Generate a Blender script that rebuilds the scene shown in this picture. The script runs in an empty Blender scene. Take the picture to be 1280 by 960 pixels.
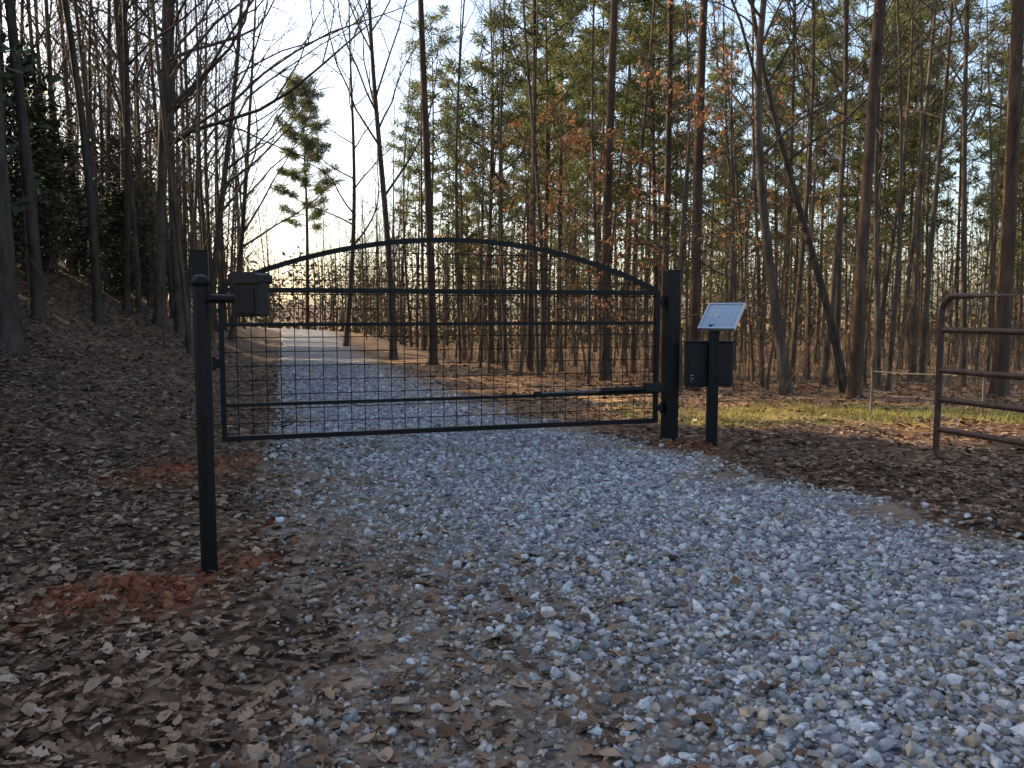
import bpy, math, random
import numpy as np
from mathutils import Vector, Matrix, Euler

C = bpy.context.scene.collection
rng = np.random.default_rng(7)
EYE = 1.5; F = 1044.0; TH = math.atan(90/F)
cT, sT = math.cos(TH), math.sin(TH)

# ---------------------------------------------------------------- terrain
RY = np.array([-8, 0, 2.75, 3.8, 5, 6.3, 8, 9.5, 12, 17.4, 24, 31, 62, 68, 76, 90, 400.])
RL = np.array([-1.6,-1.0,-.85,-.95,-1.35,-1.95,-2.35,-2.7,-3.3,-4.8,-6.6,-8.6,-17,-20.5,-28,-42,-42])
RR = np.array([6.2,4.8,4.15,3.9,3.45,2.85,2.1,1.45,.0,-1.7,-3.7,-5.6,-13,-15.8,-22,-36,-36.])
def XL(y): return np.interp(y, RY, RL)
def XR(y): return np.interp(y, RY, RR)
def gpt(px, py):
    x = (px-640)/F; v = -(py-480)/F
    d = (x, cT+v*sT, -sT+v*cT); k = -EYE/d[2]
    return (d[0]*k, d[1]*k)
CLAY = [(gpt(128,768), .12, .27), (gpt(200,750), .05, .26), (gpt(285,708), .03, .3), (gpt(230,596), .06, .45), (gpt(320,578), .04, .4),
        (gpt(350,660), .015, .25), (gpt(845,558), .02, .3), (gpt(885,560), .02, .25), (gpt(180,606), .03, .35)]
def H(x, y):
    x = np.asarray(x, float); y = np.asarray(y, float)
    u = XL(y)-x; v = x-XR(y)
    s = np.interp(y, [0, 6, 12, 22, 40, 60, 80], [.06, .14, .33, .55, .5, .3, .12])
    ue = np.maximum(u-.6, 0)
    bank = s*(np.sqrt(ue**2+.25)-.5); bank = 6*np.tanh(bank/6)
    ve = np.clip((v-2)/4, 0, 1)
    drop = -1.2*np.tanh(.03*np.maximum(y-14, 0)*ve)
    off = np.clip(np.maximum(u, v)/.5, 0, 1)
    n = off*(.045*np.sin(2.1*x+1.3*y)*np.sin(1.7*y-.9*x+1)+.022*np.sin(5.3*x+2*y)*np.sin(4.7*y-1.1*x))
    n = n + .012*np.sin(3.1*x+.4*y)*np.sin(2.3*y+.7*x)
    h = bank+drop+n
    for (c, a, r) in CLAY:
        h = h + a*np.exp(-((x-c[0])**2+(y-c[1])**2)/(r*r))*(1+.4*np.sin(13*x+4*y)*np.sin(11*y-5*x))
    return h
def Hf(x, y): return float(H(x, y))
def at(px, Y):
    z = 0.0
    for _ in range(4):
        dep = Y*cT+(EYE-z)*sT; X = (px-640)/F*dep; z = Hf(X, Y)
    return X, z
def pxof(X, Y): return 640+F*X/(Y*cT+EYE*sT)

# ---------------------------------------------------------------- materials
def newmat(name):
    m = bpy.data.materials.new(name); m.use_nodes = True
    nt = m.node_tree; b = nt.nodes['Principled BSDF']
    return m, nt, b
def ramp(nt, fac, stops, interp='LINEAR'):
    r = nt.nodes.new('ShaderNodeValToRGB'); r.color_ramp.interpolation = interp
    el = r.color_ramp.elements
    while len(el) < len(stops): el.new(.5)
    for e, (p, c) in zip(el, stops): e.position = p; e.color = (*c, 1)
    nt.links.new(fac, r.inputs['Fac']); return r.outputs['Color']
def noise(nt, scale, detail=4, vec=None, rough=.6):
    n = nt.nodes.new('ShaderNodeTexNoise'); n.inputs['Scale'].default_value = scale; n.inputs['Detail'].default_value = detail; n.inputs['Roughness'].default_value = rough
    if vec is not None: nt.links.new(vec, n.inputs['Vector'])
    return n.outputs['Fac']
def coords(nt, sc=(1,1,1)):
    t = nt.nodes.new('ShaderNodeTexCoord'); mp = nt.nodes.new('ShaderNodeMapping'); mp.inputs['Scale'].default_value = sc
    nt.links.new(t.outputs['Object'], mp.inputs['Vector']); return mp.outputs['Vector']
def mix(nt, f, a, b, mode='MIX'):
    m = nt.nodes.new('ShaderNodeMix'); m.data_type = 'RGBA'; m.blend_type = mode
    for k, s in ((0, f), (6, a), (7, b)):
        if isinstance(s, (int, float)): m.inputs[k].default_value = s
        elif isinstance(s, tuple): m.inputs[k].default_value = (*s, 1)
        else: nt.links.new(s, m.inputs[k])
    return m.outputs[2]
def bump(nt, b, h, st, dist=.02):
    n = nt.nodes.new('ShaderNodeBump'); n.inputs['Strength'].default_value = st; n.inputs['Distance'].default_value = dist
    nt.links.new(h, n.inputs['Height']); nt.links.new(n.outputs['Normal'], b.inputs['Normal'])
def island(name, stops, rough=.8, transl=0., spec=.3, nscale=None):
    m, nt, b = newmat(name)
    g = nt.nodes.new('ShaderNodeNewGeometry')
    col = ramp(nt, g.outputs['Random Per Island'], stops)
    if nscale:
        f = noise(nt, nscale, 5, coords(nt)); dk = ramp(nt, f, [(.3,(.55,.55,.55)),(.7,(1.15,1.15,1.15))]); col = mix(nt, 1.0, col, dk, 'MULTIPLY')
    nt.links.new(col, b.inputs['Base Color']); b.inputs['Roughness'].default_value = rough
    b.inputs['Specular IOR Level'].default_value = spec
    if transl:
        t = nt.nodes.new('ShaderNodeBsdfTranslucent'); nt.links.new(col, t.inputs['Color'])
        mx = nt.nodes.new('ShaderNodeMixShader'); mx.inputs[0].default_value = transl
        nt.links.new(b.outputs[0], mx.inputs[1]); nt.links.new(t.outputs[0], mx.inputs[2])
        nt.links.new(mx.outputs[0], nt.nodes['Material Output'].inputs['Surface'])
    return m
def bark(name, c0, c1, sc=9):
    m, nt, b = newmat(name)
    v = coords(nt, (1,1,.22)); f = noise(nt, sc, 8, v, .7)
    f2 = noise(nt, 1.1, 3, coords(nt))
    col = ramp(nt, f, [(.32, c0), (.68, c1)]); col = mix(nt, 1.0, col, ramp(nt, f2, [(.3,(.65,.65,.62)),(.7,(1.15,1.1,1.05))]), 'MULTIPLY')
    nt.links.new(col, b.inputs['Base Color']); b.inputs['Roughness'].default_value = .9; b.inputs['Specular IOR Level'].default_value = .15
    bump(nt, b, f, .8, .03); return m
def plain(name, c, rough, metal=0., var=.15, sc=12, spec=.5):
    m, nt, b = newmat(name)
    f = noise(nt, sc, 6, coords(nt))
    lo = tuple(x*(1-var) for x in c); hi = tuple(x*(1+var) for x in c)
    nt.links.new(ramp(nt, f, [(.3, lo), (.7, hi)]), b.inputs['Base Color'])
    r = nt.nodes.new('ShaderNodeMapRange'); r.inputs['To Min'].default_value = max(rough-.12, .02); r.inputs['To Max'].default_value = rough+.12
    nt.links.new(f, r.inputs['Value']); nt.links.new(r.outputs[0], b.inputs['Roughness'])
    b.inputs['Metallic'].default_value = metal; b.inputs['Specular IOR Level'].default_value = spec; return m

M_bark = bark('grey_bark', (.035,.028,.023), (.13,.102,.08))
M_dark = bark('dark_bark', (.022,.018,.015), (.085,.068,.056))
M_pine = bark('pine_bark', (.028,.02,.015), (.115,.074,.052), 7)
M_twig = bark('twig_bark', (.06,.043,.032), (.16,.108,.07))
M_need = island('pine_needles', [(0,(.042,.06,.018)),(.5,(.09,.112,.032)),(1,(.18,.17,.05))], .7, .42)
M_cedar = island('evergreen_leaves', [(0,(.015,.024,.011)),(.6,(.038,.052,.02)),(1,(.075,.08,.035))], .7)
M_orange = island('russet_leaves', [(0,(.18,.07,.03)),(.5,(.34,.15,.06)),(1,(.46,.25,.12))], .75, .5)
M_leaf = island('dead_leaves', [(0,(.045,.024,.014)),(.35,(.105,.058,.034)),(.7,(.19,.112,.067)),(.93,(.26,.17,.11)),(1,(.34,.25,.18))], .7, 0, .2)
M_stone = island('crushed_granite', [(0,(.11,.11,.113)),(.28,(.235,.235,.24)),(.55,(.355,.355,.36)),(.8,(.54,.54,.545)),(.88,(.36,.31,.25)),(1,(.24,.18,.13))], .7, 0, .3, 30)
M_pebble = island('dusty_pebbles', [(0,(.11,.09,.072)),(.4,(.23,.18,.14)),(.75,(.31,.255,.205)),(1,(.43,.4,.37))], .8, 0, .3, 30)
M_clod = island('clay_clods', [(0,(.08,.027,.013)),(.5,(.18,.062,.029)),(1,(.28,.105,.052))], .95, 0, .1, 25)
M_grass = island('grass_blades', [(0,(.10,.115,.025)),(.5,(.22,.21,.05)),(1,(.4,.32,.12))], .7, .4)
M_black = plain('black_painted_steel', (.006,.006,.0065), .45, 0, .3, 15, .16)
M_plast = plain('black_plastic', (.009,.009,.010), .5, 0, .2, 20, .2)
M_rail = plain('worn_brown_steel', (.055,.032,.023), .5, .1, .45, 18, .2)
M_alu = plain('aluminium', (.38,.41,.44), .4, .9, .1, 30)
M_rod = plain('steel_rod', (.12,.12,.125), .3, .9, .1, 30)
M_white = plain('pale_print', (.3,.31,.33), .6)
M_rope = plain('weathered_rope', (.42,.33,.17), .8)
M_wood = bark('old_post_wood', (.07,.055,.045), (.2,.16,.13))
def panel_mat():
    m, nt, b = newmat('solar_cells')
    t = nt.nodes.new('ShaderNodeTexCoord'); br = nt.nodes.new('ShaderNodeTexBrick')
    br.offset = 0; br.inputs['Scale'].default_value = 1; br.inputs['Brick Width'].default_value = .072; br.inputs['Row Height'].default_value = .108
    br.inputs['Mortar Size'].default_value = .0025; br.inputs['Color1'].default_value = (.17,.225,.30,1); br.inputs['Color2'].default_value = (.20,.255,.33,1); br.inputs['Mortar'].default_value = (.30,.35,.41,1)  # cell colours lightened to carry the reflected sky
    nt.links.new(t.outputs['UV'], br.inputs['Vector']); nt.links.new(br.outputs['Color'], b.inputs['Base Color'])
    b.inputs['Roughness'].default_value = .18; b.inputs['Coat Weight'].default_value = .3; return m
M_cell = panel_mat()
def ground_mat():
    m, nt, b = newmat('leafy_ground')
    a = nt.nodes.new('ShaderNodeAttribute'); a.attribute_name = 'mask'
    sp = nt.nodes.new('ShaderNodeSeparateColor'); nt.links.new(a.outputs['Color'], sp.inputs[0])
    v = coords(nt)
    vo = nt.nodes.new('ShaderNodeTexVoronoi'); vo.inputs['Scale'].default_value = 17; nt.links.new(v, vo.inputs['Vector'])
    bw = nt.nodes.new('ShaderNodeSeparateColor'); nt.links.new(vo.outputs['Color'], bw.inputs[0])
    leaf = ramp(nt, bw.outputs[0], [(0,(.04,.024,.015)),(.5,(.1,.057,.034)),(.85,(.17,.1,.058)),(1,(.25,.165,.11))])
    nz = noise(nt, 1.2, 5, v); leaf = mix(nt, 1., leaf, ramp(nt, nz, [(.3,(.6,.6,.6)),(.7,(1.2,1.15,1.1))]), 'MULTIPLY')
    n2 = noise(nt, 22, 6, v, .7)
    clay = ramp(nt, n2, [(.3,(.08,.028,.013)),(.5,(.19,.067,.031)),(.75,(.3,.112,.055))])
    grass = ramp(nt, n2, [(.3,(.08,.08,.024)),(.55,(.18,.165,.045)),(.75,(.3,.23,.08))])
    sunlit_leaf = ramp(nt, bw.outputs[0], [(0,(.1,.055,.028)),(.5,(.2,.115,.058)),(1,(.33,.2,.1))])  # woods floor: same leaf pattern with warm sunlight put into the colour
    col = mix(nt, sp.outputs[2], leaf, sunlit_leaf); col = mix(nt, sp.outputs[1], col, grass); col = mix(nt, sp.outputs[0], col, clay)
    nt.links.new(col, b.inputs['Base Color']); b.inputs['Roughness'].default_value = .9; b.inputs['Specular IOR Level'].default_value = .15
    bump(nt, b, mix(nt, .5, vo.outputs['Distance'], n2), .7, .03); return m
def road_mat():
    m, nt, b = newmat('gravel_and_dirt')
    a = nt.nodes.new('ShaderNodeAttribute'); a.attribute_name = 'mask'
    sp = nt.nodes.new('ShaderNodeSeparateColor'); nt.links.new(a.outputs['Color'], sp.inputs[0])
    v = coords(nt)
    vo = nt.nodes.new('ShaderNodeTexVoronoi'); vo.inputs['Scale'].default_value = 28; nt.links.new(v, vo.inputs['Vector'])
    bw = nt.nodes.new('ShaderNodeSeparateColor'); nt.links.new(vo.outputs['Color'], bw.inputs[0])
    gr = ramp(nt, bw.outputs[0], [(0,(.085,.085,.088)),(.5,(.205,.205,.208)),(1,(.38,.38,.385))])
    n2 = noise(nt, 14, 8, v, .75); n1 = noise(nt, 1.5, 4, v); n3 = noise(nt, 5, 6, v, .7)
    dirt = ramp(nt, n2, [(.3,(.085,.052,.034)),(.5,(.18,.118,.077)),(.72,(.3,.215,.152))])
    dirt = mix(nt, 1., dirt, ramp(nt, n1, [(.3,(.7,.66,.62)),(.7,(1.2,1.15,1.1))]), 'MULTIPLY')
    fine = ramp(nt, n3, [(.45,(0,0,0)),(.62,(.45,.45,.45))]); dirt = mix(nt, fine, dirt, gr)
    mm = nt.nodes.new('ShaderNodeMath'); mm.operation = 'MULTIPLY_ADD'; nt.links.new(n2, mm.inputs[0]); mm.inputs[1].default_value = 1.4
    m2 = nt.nodes.new('ShaderNodeMath'); m2.operation = 'MULTIPLY_ADD'; nt.links.new(sp.outputs[0], m2.inputs[0]); m2.inputs[1].default_value = 1.7; m2.inputs[2].default_value = -1.35
    nt.links.new(m2.outputs[0], mm.inputs[2]); mm.use_clamp = True
    col = mix(nt, mm.outputs[0], dirt, gr)
    nt.links.new(col, b.inputs['Base Color']); b.inputs['Roughness'].default_value = .9; b.inputs['Specular IOR Level'].default_value = .2
    bump(nt, b, mix(nt, .4, vo.outputs['Distance'], n2), .9, .03); return m

# ---------------------------------------------------------------- mesh helpers
def tag(o, label=None, cat=None, group=None, kind=None):
    if label: o['label'] = label
    if cat: o['category'] = cat
    if group: o['group'] = group
    if kind: o['kind'] = kind
    return o
def mesh_from(name, V, Fa, mats, mi=None, smooth=None):
    V = np.asarray(V, np.float32); Fa = np.asarray(Fa, np.int32); nf, k = Fa.shape
    me = bpy.data.meshes.new(name); me.vertices.add(len(V)); me.vertices.foreach_set('co', V.ravel())
    me.loops.add(nf*k); me.loops.foreach_set('vertex_index', Fa.ravel())
    me.polygons.add(nf); me.polygons.foreach_set('loop_start', np.arange(0, nf*k, k, dtype=np.int32))
    if mi is not None: me.polygons.foreach_set('material_index', np.asarray(mi, np.int32))
    if smooth is not None: me.polygons.foreach_set('use_smooth', np.broadcast_to(np.asarray(smooth, bool), (nf,)).copy())
    for m in mats: me.materials.append(m)
    me.update(calc_edges=True); me.validate(); return me
def link(name, me, parent=None, loc=None, rz=0):
    o = bpy.data.objects.new(name, me); C.objects.link(o)
    if parent: o.parent = parent
    if loc is not None: o.location = loc
    o.rotation_euler = (0,0,rz); return o
def empty(name, loc, rz=0):
    o = link(name, None, None, loc, rz); o.empty_display_size = .2; return o
class Buf:
    def __init__(s): s.V=[]; s.F=[]; s.M=[]; s.S=[]; s.n=0
    def add(s, V, Fa, mi=0, sm=False):
        V = np.asarray(V, float); Fa = np.asarray(Fa, int)
        s.V.append(V); s.F.append(Fa+s.n); s.M.append(np.full(len(Fa), mi)); s.S.append(np.full(len(Fa), sm)); s.n += len(V)
    def mesh(s, name, mats):
        return mesh_from(name, np.concatenate(s.V), np.concatenate(s.F), mats, np.concatenate(s.M), np.concatenate(s.S))
    def tube(s, P, R, k=6, mi=0, cap=False):
        P = np.asarray(P, float); n = len(P); R = np.broadcast_to(np.asarray(R, float), (n,))
        T = np.gradient(P, axis=0); T /= np.linalg.norm(T, axis=1, keepdims=True)+1e-9
        ref = np.array([1.,0,0]) if abs(T[:,0]).mean() < .6 else np.array([0,1.,0])
        A = np.cross(T, ref); A /= np.linalg.norm(A, axis=1, keepdims=True)+1e-9; B = np.cross(T, A)
        a = np.arange(k)*2*math.pi/k
        V = (P[:,None]+R[:,None,None]*(np.cos(a)[None,:,None]*A[:,None]+np.sin(a)[None,:,None]*B[:,None])).reshape(-1,3)
        i = np.arange(n-1)[:,None]*k; j = np.arange(k)[None]; j2 = (j+1)%k
        Fa = np.stack([i+j, i+j2, i+k+j2, i+k+j], -1).reshape(-1,4)
        s.add(V, Fa, mi, k > 4)
        if cap and k % 2 == 0:
            for base in (0, (n-1)*k):
                ring = V[base:base+k]
                Fc = [(q, q+1, k-2-q, k-1-q) for q in range(k//2-1)]
                s.add(ring, np.array(Fc), mi, False)
    def box(s, c, d, M=None, mi=0):
        q = np.array([(x,y,z) for z in (-.5,.5) for y in (-.5,.5) for x in (-.5,.5)])*np.array(d)
        if M is not None: q = q@np.asarray(M).T
        s.add(q+np.array(c), [(0,2,3,1),(4,5,7,6),(0,1,5,4),(2,6,7,3),(0,4,6,2),(1,3,7,5)], mi)
    def lathe(s, prof, c=(0,0,0), k=20, mi=0):
        a = np.arange(k)*2*math.pi/k
        V = np.array([[(r*math.cos(t), r*math.sin(t), z) for t in a] for r, z in prof]).reshape(-1,3)+np.array(c)
        n = len(prof); i = np.arange(n-1)[:,None]*k; j = np.arange(k)[None]; j2 = (j+1)%k
        s.add(V, np.stack([i+j, i+j2, i+k+j2, i+k+j], -1).reshape(-1,4), mi, True)
def part(name, buf, mats, parent=None, bevel=0):
    o = link(name, buf.mesh(name, mats if isinstance(mats, list) else [mats]), parent)
    if bevel:
        b = o.modifiers.new('bevel', 'BEVEL'); b.width = bevel; b.segments = 2; b.limit_method = 'ANGLE'
    return o
def rots(yaw, ax, ang):
    n = len(yaw); k1 = np.stack([np.cos(ax), np.sin(ax), np.zeros(n)], 1)
    K = np.zeros((n,3,3)); K[:,0,1]=-k1[:,2]; K[:,0,2]=k1[:,1]; K[:,1,0]=k1[:,2]; K[:,1,2]=-k1[:,0]; K[:,2,0]=-k1[:,1]; K[:,2,1]=k1[:,0]
    I = np.eye(3)[None]; R = I+np.sin(ang)[:,None,None]*K+(1-np.cos(ang))[:,None,None]*(K@K)
    Z = np.zeros((n,3,3)); Z[:,0,0]=np.cos(yaw); Z[:,0,1]=-np.sin(yaw); Z[:,1,0]=np.sin(yaw); Z[:,1,1]=np.cos(yaw); Z[:,2,2]=1
    return R@Z
def scatter(name, T, Fa, pos, R, S, mat, smooth=False):
    n = len(pos); T = np.asarray(T); nv = T.shape[1]
    v = T[rng.integers(0, len(T), n)]*S[:,None,:]
    V = np.einsum('nij,nkj->nki', R, v)+pos[:,None,:]
    FF = (np.asarray(Fa)[None]+(np.arange(n)*nv)[:,None,None]).reshape(-1, np.asarray(Fa).shape[1])
    return link(name, mesh_from(name, V.reshape(-1,3), FF, [mat], None, smooth))

# ---------------------------------------------------------------- ground and road
def axis(lo, hi, a, b, st, g=1.13):
    m = list(np.arange(a, b, st)); s = st; x = m[-1]
    while x < hi: s *= g; x += s; m.append(x)
    s = st; x = a; pre = []
    while x > lo: s *= g; x -= s; pre.append(x)
    return np.array(pre[::-1]+m)
xs = axis(-320, 320, -7, 7, .08); ys = axis(-30, 420, 1, 15, .08, 1.09)
gx, gy = np.meshgrid(xs, ys); gz = H(gx, gy)
nx, ny = len(xs), len(ys)
ii = (np.arange(ny-1)[:,None]*nx+np.arange(nx-1)[None]).ravel()
GF = np.stack([ii, ii+1, ii+nx+1, ii+nx], 1)
gme = mesh_from('ground', np.stack([gx,gy,gz],-1).reshape(-1,3), GF, [ground_mat()], None, True)
u = XL(gy)-gx; v = gx-XR(gy)
cl = np.zeros_like(gx)
for (c, a, r) in CLAY: cl = np.maximum(cl, np.clip(1.7*np.exp(-((gx-c[0])**2+(gy-c[1])**2)/(1.7*r*r))-.35+.3*np.sin(11*gx+3*gy)*np.sin(9*gy-4*gx), 0, 1)*np.clip(a*30, .3, 1))
wob = .35*np.sin(1.7*gx+.3*gy)+.25*np.sin(3.9*gx-gy)
gr = np.clip(1-np.abs(gy-12.1-wob+.05*(gx-5))/1.3, 0, 1)*np.clip((gx-1.9)/1.5, 0, 1)
sunlit_wd = np.clip((gy-10.3-wob)/1.5, 0, 1)*np.clip(v/.6, 0, 1)
col = np.stack([cl, gr*.85, sunlit_wd, np.ones_like(gx)], -1).reshape(-1,4).astype(np.float32)
ca = gme.color_attributes.new('mask', 'FLOAT_COLOR', 'POINT'); ca.data.foreach_set('color', col.ravel())
tag(link('ground', gme), 'leaf strewn woodland ground with red clay patches and a bank on the left', 'ground', kind='structure')

def gravel_left(y): return np.interp(y, [0, 2.75, 3.8, 5, 7.4, 9, 12, 13], [1.5, 1.05, .6, .0, -1.1, -2.1, -3.2, -3.6])
def gdens(x, y):
    g = gravel_left(y)+.2*np.sin(3.1*y+x)+.14*np.sin(6.7*y-2*x); y_f = np.clip((y-11)/3, 0, 1)
    d = np.clip((x-g+1.25)/2.1, 0, 1)
    d = np.maximum(d, y_f)
    d = d*np.clip((XR(y)-x+.2+.25*np.sin(4*y)+.15*np.sin(9*y))/1.1, 0, 1)
    patch = .8+.2*np.sin(1.9*x+1.1*y)*np.sin(2.3*y-1.3*x)
    return np.clip(d*patch+.12+.07*np.clip((x-XL(y)-.6)/.8, 0, 1), 0, 1)
ry = axis(-7, 86, 0, 20, .12, 1.06); ry = ry[(ry > -7) & (ry < 86)]
nc = 46; tt = np.linspace(0, 1, nc)
jl = .12*np.sin(2.3*ry)+.1*np.sin(5.1*ry+1)+.06*np.sin(11*ry); jr = .12*np.sin(2.9*ry+2)+.1*np.sin(6.1*ry)
L_ = XL(ry)-.05+jl; R_ = XR(ry)+.1+jr
rx = L_[:,None]+(R_-L_)[:,None]*tt[None]; ryy = np.repeat(ry[:,None], nc, 1)
edge = np.minimum(tt, 1-tt)[None]*nc
rz_ = H(rx, ryy)+np.where(edge < .5, -.03, .012+.0005*np.maximum(ryy, 0))+.008*np.sin(13*rx+5*ryy)*np.sin(11*ryy-7*rx)
n1 = len(ry); ii = (np.arange(n1-1)[:,None]*nc+np.arange(nc-1)[None]).ravel()
rme = mesh_from('gravel_road', np.stack([rx,ryy,rz_],-1).reshape(-1,3), np.stack([ii,ii+1,ii+nc+1,ii+nc],1), [road_mat()], None, True)
gd = gdens(rx, ryy); col = np.stack([gd,gd,gd,np.ones_like(gd)],-1).reshape(-1,4).astype(np.float32)
ca = rme.color_attributes.new('mask', 'FLOAT_COLOR', 'POINT'); ca.data.foreach_set('color', col.ravel())
tag(link('gravel_road', rme), 'gravel and dirt driveway running under the gate and curving left into the woods', 'road', kind='structure')

# ---------------------------------------------------------------- gravel
ph = (1+5**.5)/2
ico = np.array([(-1,ph,0),(1,ph,0),(-1,-ph,0),(1,-ph,0),(0,-1,ph),(0,1,ph),(0,-1,-ph),(0,1,-ph),(ph,0,-1),(ph,0,1),(-ph,0,-1),(-ph,0,1)])/1.9
icoF = [(0,11,5),(0,5,1),(0,1,7),(0,7,10),(0,10,11),(1,5,9),(5,11,4),(11,10,2),(10,7,6),(7,1,8),(3,9,4),(3,4,2),(3,2,6),(3,6,8),(3,8,9),(4,9,5),(2,4,11),(6,2,10),(8,6,7),(9,8,1)]
STT = np.stack([ico*(1+rng.uniform(-.38, .3, (12,1)))+rng.uniform(-.16,.16,(12,3)) for _ in range(14)])
def stones(name, regions, size, mat, dens_f):
    P = []; Sz = []
    for (y0, y1, dens, k) in regions:
        w = max(abs(.68*y1), 1); n = int(dens*(y1-y0)*2*w)
        y = rng.uniform(y0, y1, n); x = rng.uniform(-w, w, n)
        ok = (np.abs(x) < .66*y+.25) & (rng.random(n) < dens_f(x, y)); x = x[ok]; y = y[ok]
        P.append(np.stack([x,y],1)); Sz.append(np.full(len(x), k))
    P = np.concatenate(P); n = len(P); k = np.concatenate(Sz)
    s = size*k*np.exp(rng.normal(0, .4, n)); s = np.minimum(s, size*2.3*k)
    S = s[:,None]*rng.uniform(.65, 1.3, (n,3)); S[:,2] *= .75
    z = H(P[:,0], P[:,1])+.016+s*rng.uniform(-.25, .5, n)
    R = rots(rng.uniform(0, 6.28, n), rng.uniform(0, 6.28, n), rng.normal(0, .45, n))
    return scatter(name, STT, icoF, np.column_stack([P, z]), R, S, mat)
inroad = lambda x, y: (x > XL(y)-.1) & (x < XR(y)+.3)
g1 = stones('gravel', [(1.7,4,1800,1),(4,7,1600,1),(7,12,920,1.1),(12,24,300,1.4)], .0146, M_stone,
            lambda x, y: np.where(inroad(x, y), np.clip(gdens(x, y)-.1, 0, 1)**1.35, 0))
tag(g1, 'loose blue grey crushed stone covering the middle and right of the driveway', 'gravel', kind='stuff')
g2 = stones('pebbles', [(1.7,4,1500,1),(4,7,1150,1),(7,11,420,1.1)], .0098, M_pebble,
            lambda x, y: np.where((x > XL(y)-.25) & (x < gravel_left(y)+1.5), .62+.38*np.sin(2.3*x+y)*np.sin(2.9*y-x), 0)*np.clip((x-XL(y)+.3)/.7,.05,1))
tag(g2, 'small dusty pebbles bedded in the brown dirt left of the loose gravel', 'pebbles', kind='stuff')
# clay clods
P = []
for (c, a, r), n in zip(CLAY, (520, 220, 130, 240, 130, 40, 60, 50, 120)):
    P.append(np.stack([rng.normal(c[0], r*.62, n), rng.normal(c[1], r*.62, n)], 1))
P = np.concatenate(P); n = len(P); s = .012*np.exp(rng.normal(0,.6,n)); s = np.minimum(s, .04)
o = scatter('clay_clods', STT, icoF, np.column_stack([P, H(P[:,0],P[:,1])+s*.1]), rots(rng.uniform(0,6,n), rng.uniform(0,6,n), rng.normal(0,.6,n)), s[:,None]*rng.uniform(.7,1.2,(n,3)), M_clod)
tag(o, 'crumbled red clay dug out around the posts', 'soil', kind='stuff')

# ---------------------------------------------------------------- leaf litter
st = np.array([0,.14,.3,.42,.56,.68,.84,1.])
def leafT(kind):
    w = {0: [.012,.14,.26,.12,.3,.15,.2,.0], 1: [.012,.16,.25,.3,.3,.26,.16,.0], 2: [.012,.22,.12,.28,.12,.26,.1,.0]}[kind]
    w = np.array(w)*rng.uniform(.8,1.2); a, b, c = rng.uniform(-1.3,1.8), rng.uniform(-.7,.9), rng.uniform(-.5,.5)
    V = []
    for t, ww in zip(st, w):
        for sgn in (-1,0,1):
            y = sgn*ww*(1+rng.uniform(-.12,.12)); x = t-.5+(abs(sgn)*.05)
            V.append((x, y, a*y*y+b*(x*x)+c*x*y+abs(y)*rng.uniform(.0,.35)))
    return V
LT = np.array([leafT(i%3) for i in range(15)])
LF = []
for i in range(len(st)-1):
    q = i*3
    LF += [(q,q+1,q+4,q+3),(q+1,q+2,q+5,q+4)]
def leaves(name, regions, mat, label, size=.058):
    P = []; K = []
    for (y0, y1, dens, f, k) in regions:
        w = .72*y1+.4; n = int(dens*(y1-y0)*2*w); y = rng.uniform(y0,y1,n); x = rng.uniform(-w,w,n)
        ok = (np.abs(x) < .69*y+.35) & (rng.random(n) < f(x,y)); P.append(np.stack([x[ok],y[ok]],1)); K.append(np.full(ok.sum(), k))
    P = np.concatenate(P); K = np.concatenate(K); n = len(P); s = size*K*rng.uniform(.35,1.65,n)
    S = np.stack([s, s*rng.uniform(.7,1.15,n), s*rng.uniform(.3,1.0,n)],1)
    R = rots(rng.uniform(0,6.28,n), rng.uniform(0,6.28,n), np.abs(rng.normal(0,.3,n)))
    o = scatter(name, LT, LF, np.column_stack([P, H(P[:,0],P[:,1])+.012+rng.uniform(0,.02,n)]), R, S, mat, True)
    tag(o, label, 'leaves', kind='stuff')
def clayfree(x, y):
    m = np.ones_like(x)
    for (c, a, r) in CLAY: m *= 1-np.clip(a*20,.2,.93)*np.exp(-((x-c[0])**2+(y-c[1])**2)/(1.2*r*r))
    return m
fl = lambda x, y: np.clip((XL(y)-x+.5+.25*np.sin(3*y))/1.1, 0, 1)*clayfree(x,y)
fr = lambda x, y: np.clip((x-XR(y)+.15+.25*np.sin(2.7*y))/.8, 0, 1)*(1-.85*np.clip(1-np.abs(y-12.1)/1.2,0,1)*(x>2.4))*clayfree(x,y)
both = lambda x, y: np.maximum(fl(x,y), fr(x,y))
leaves('leaf_litter', [(1.7,4,1000,both,1),(4,8,650,both,1),(8,14,200,both,1.2),(14,24,50,both,1.6)], M_leaf, 'brown dead leaves lying thick on the banks either side of the driveway')
inr = lambda x, y: np.where(inroad(x,y), np.clip(1.35-(x-XL(y))/2.2, .14, 1), 0)*clayfree(x,y)
leaves('scattered_leaves', [(1.7,5,170,inr,1),(5,10,60,inr,1)], M_leaf, 'odd dead oak leaves scattered over the gravel and dirt of the driveway', .066)

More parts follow.
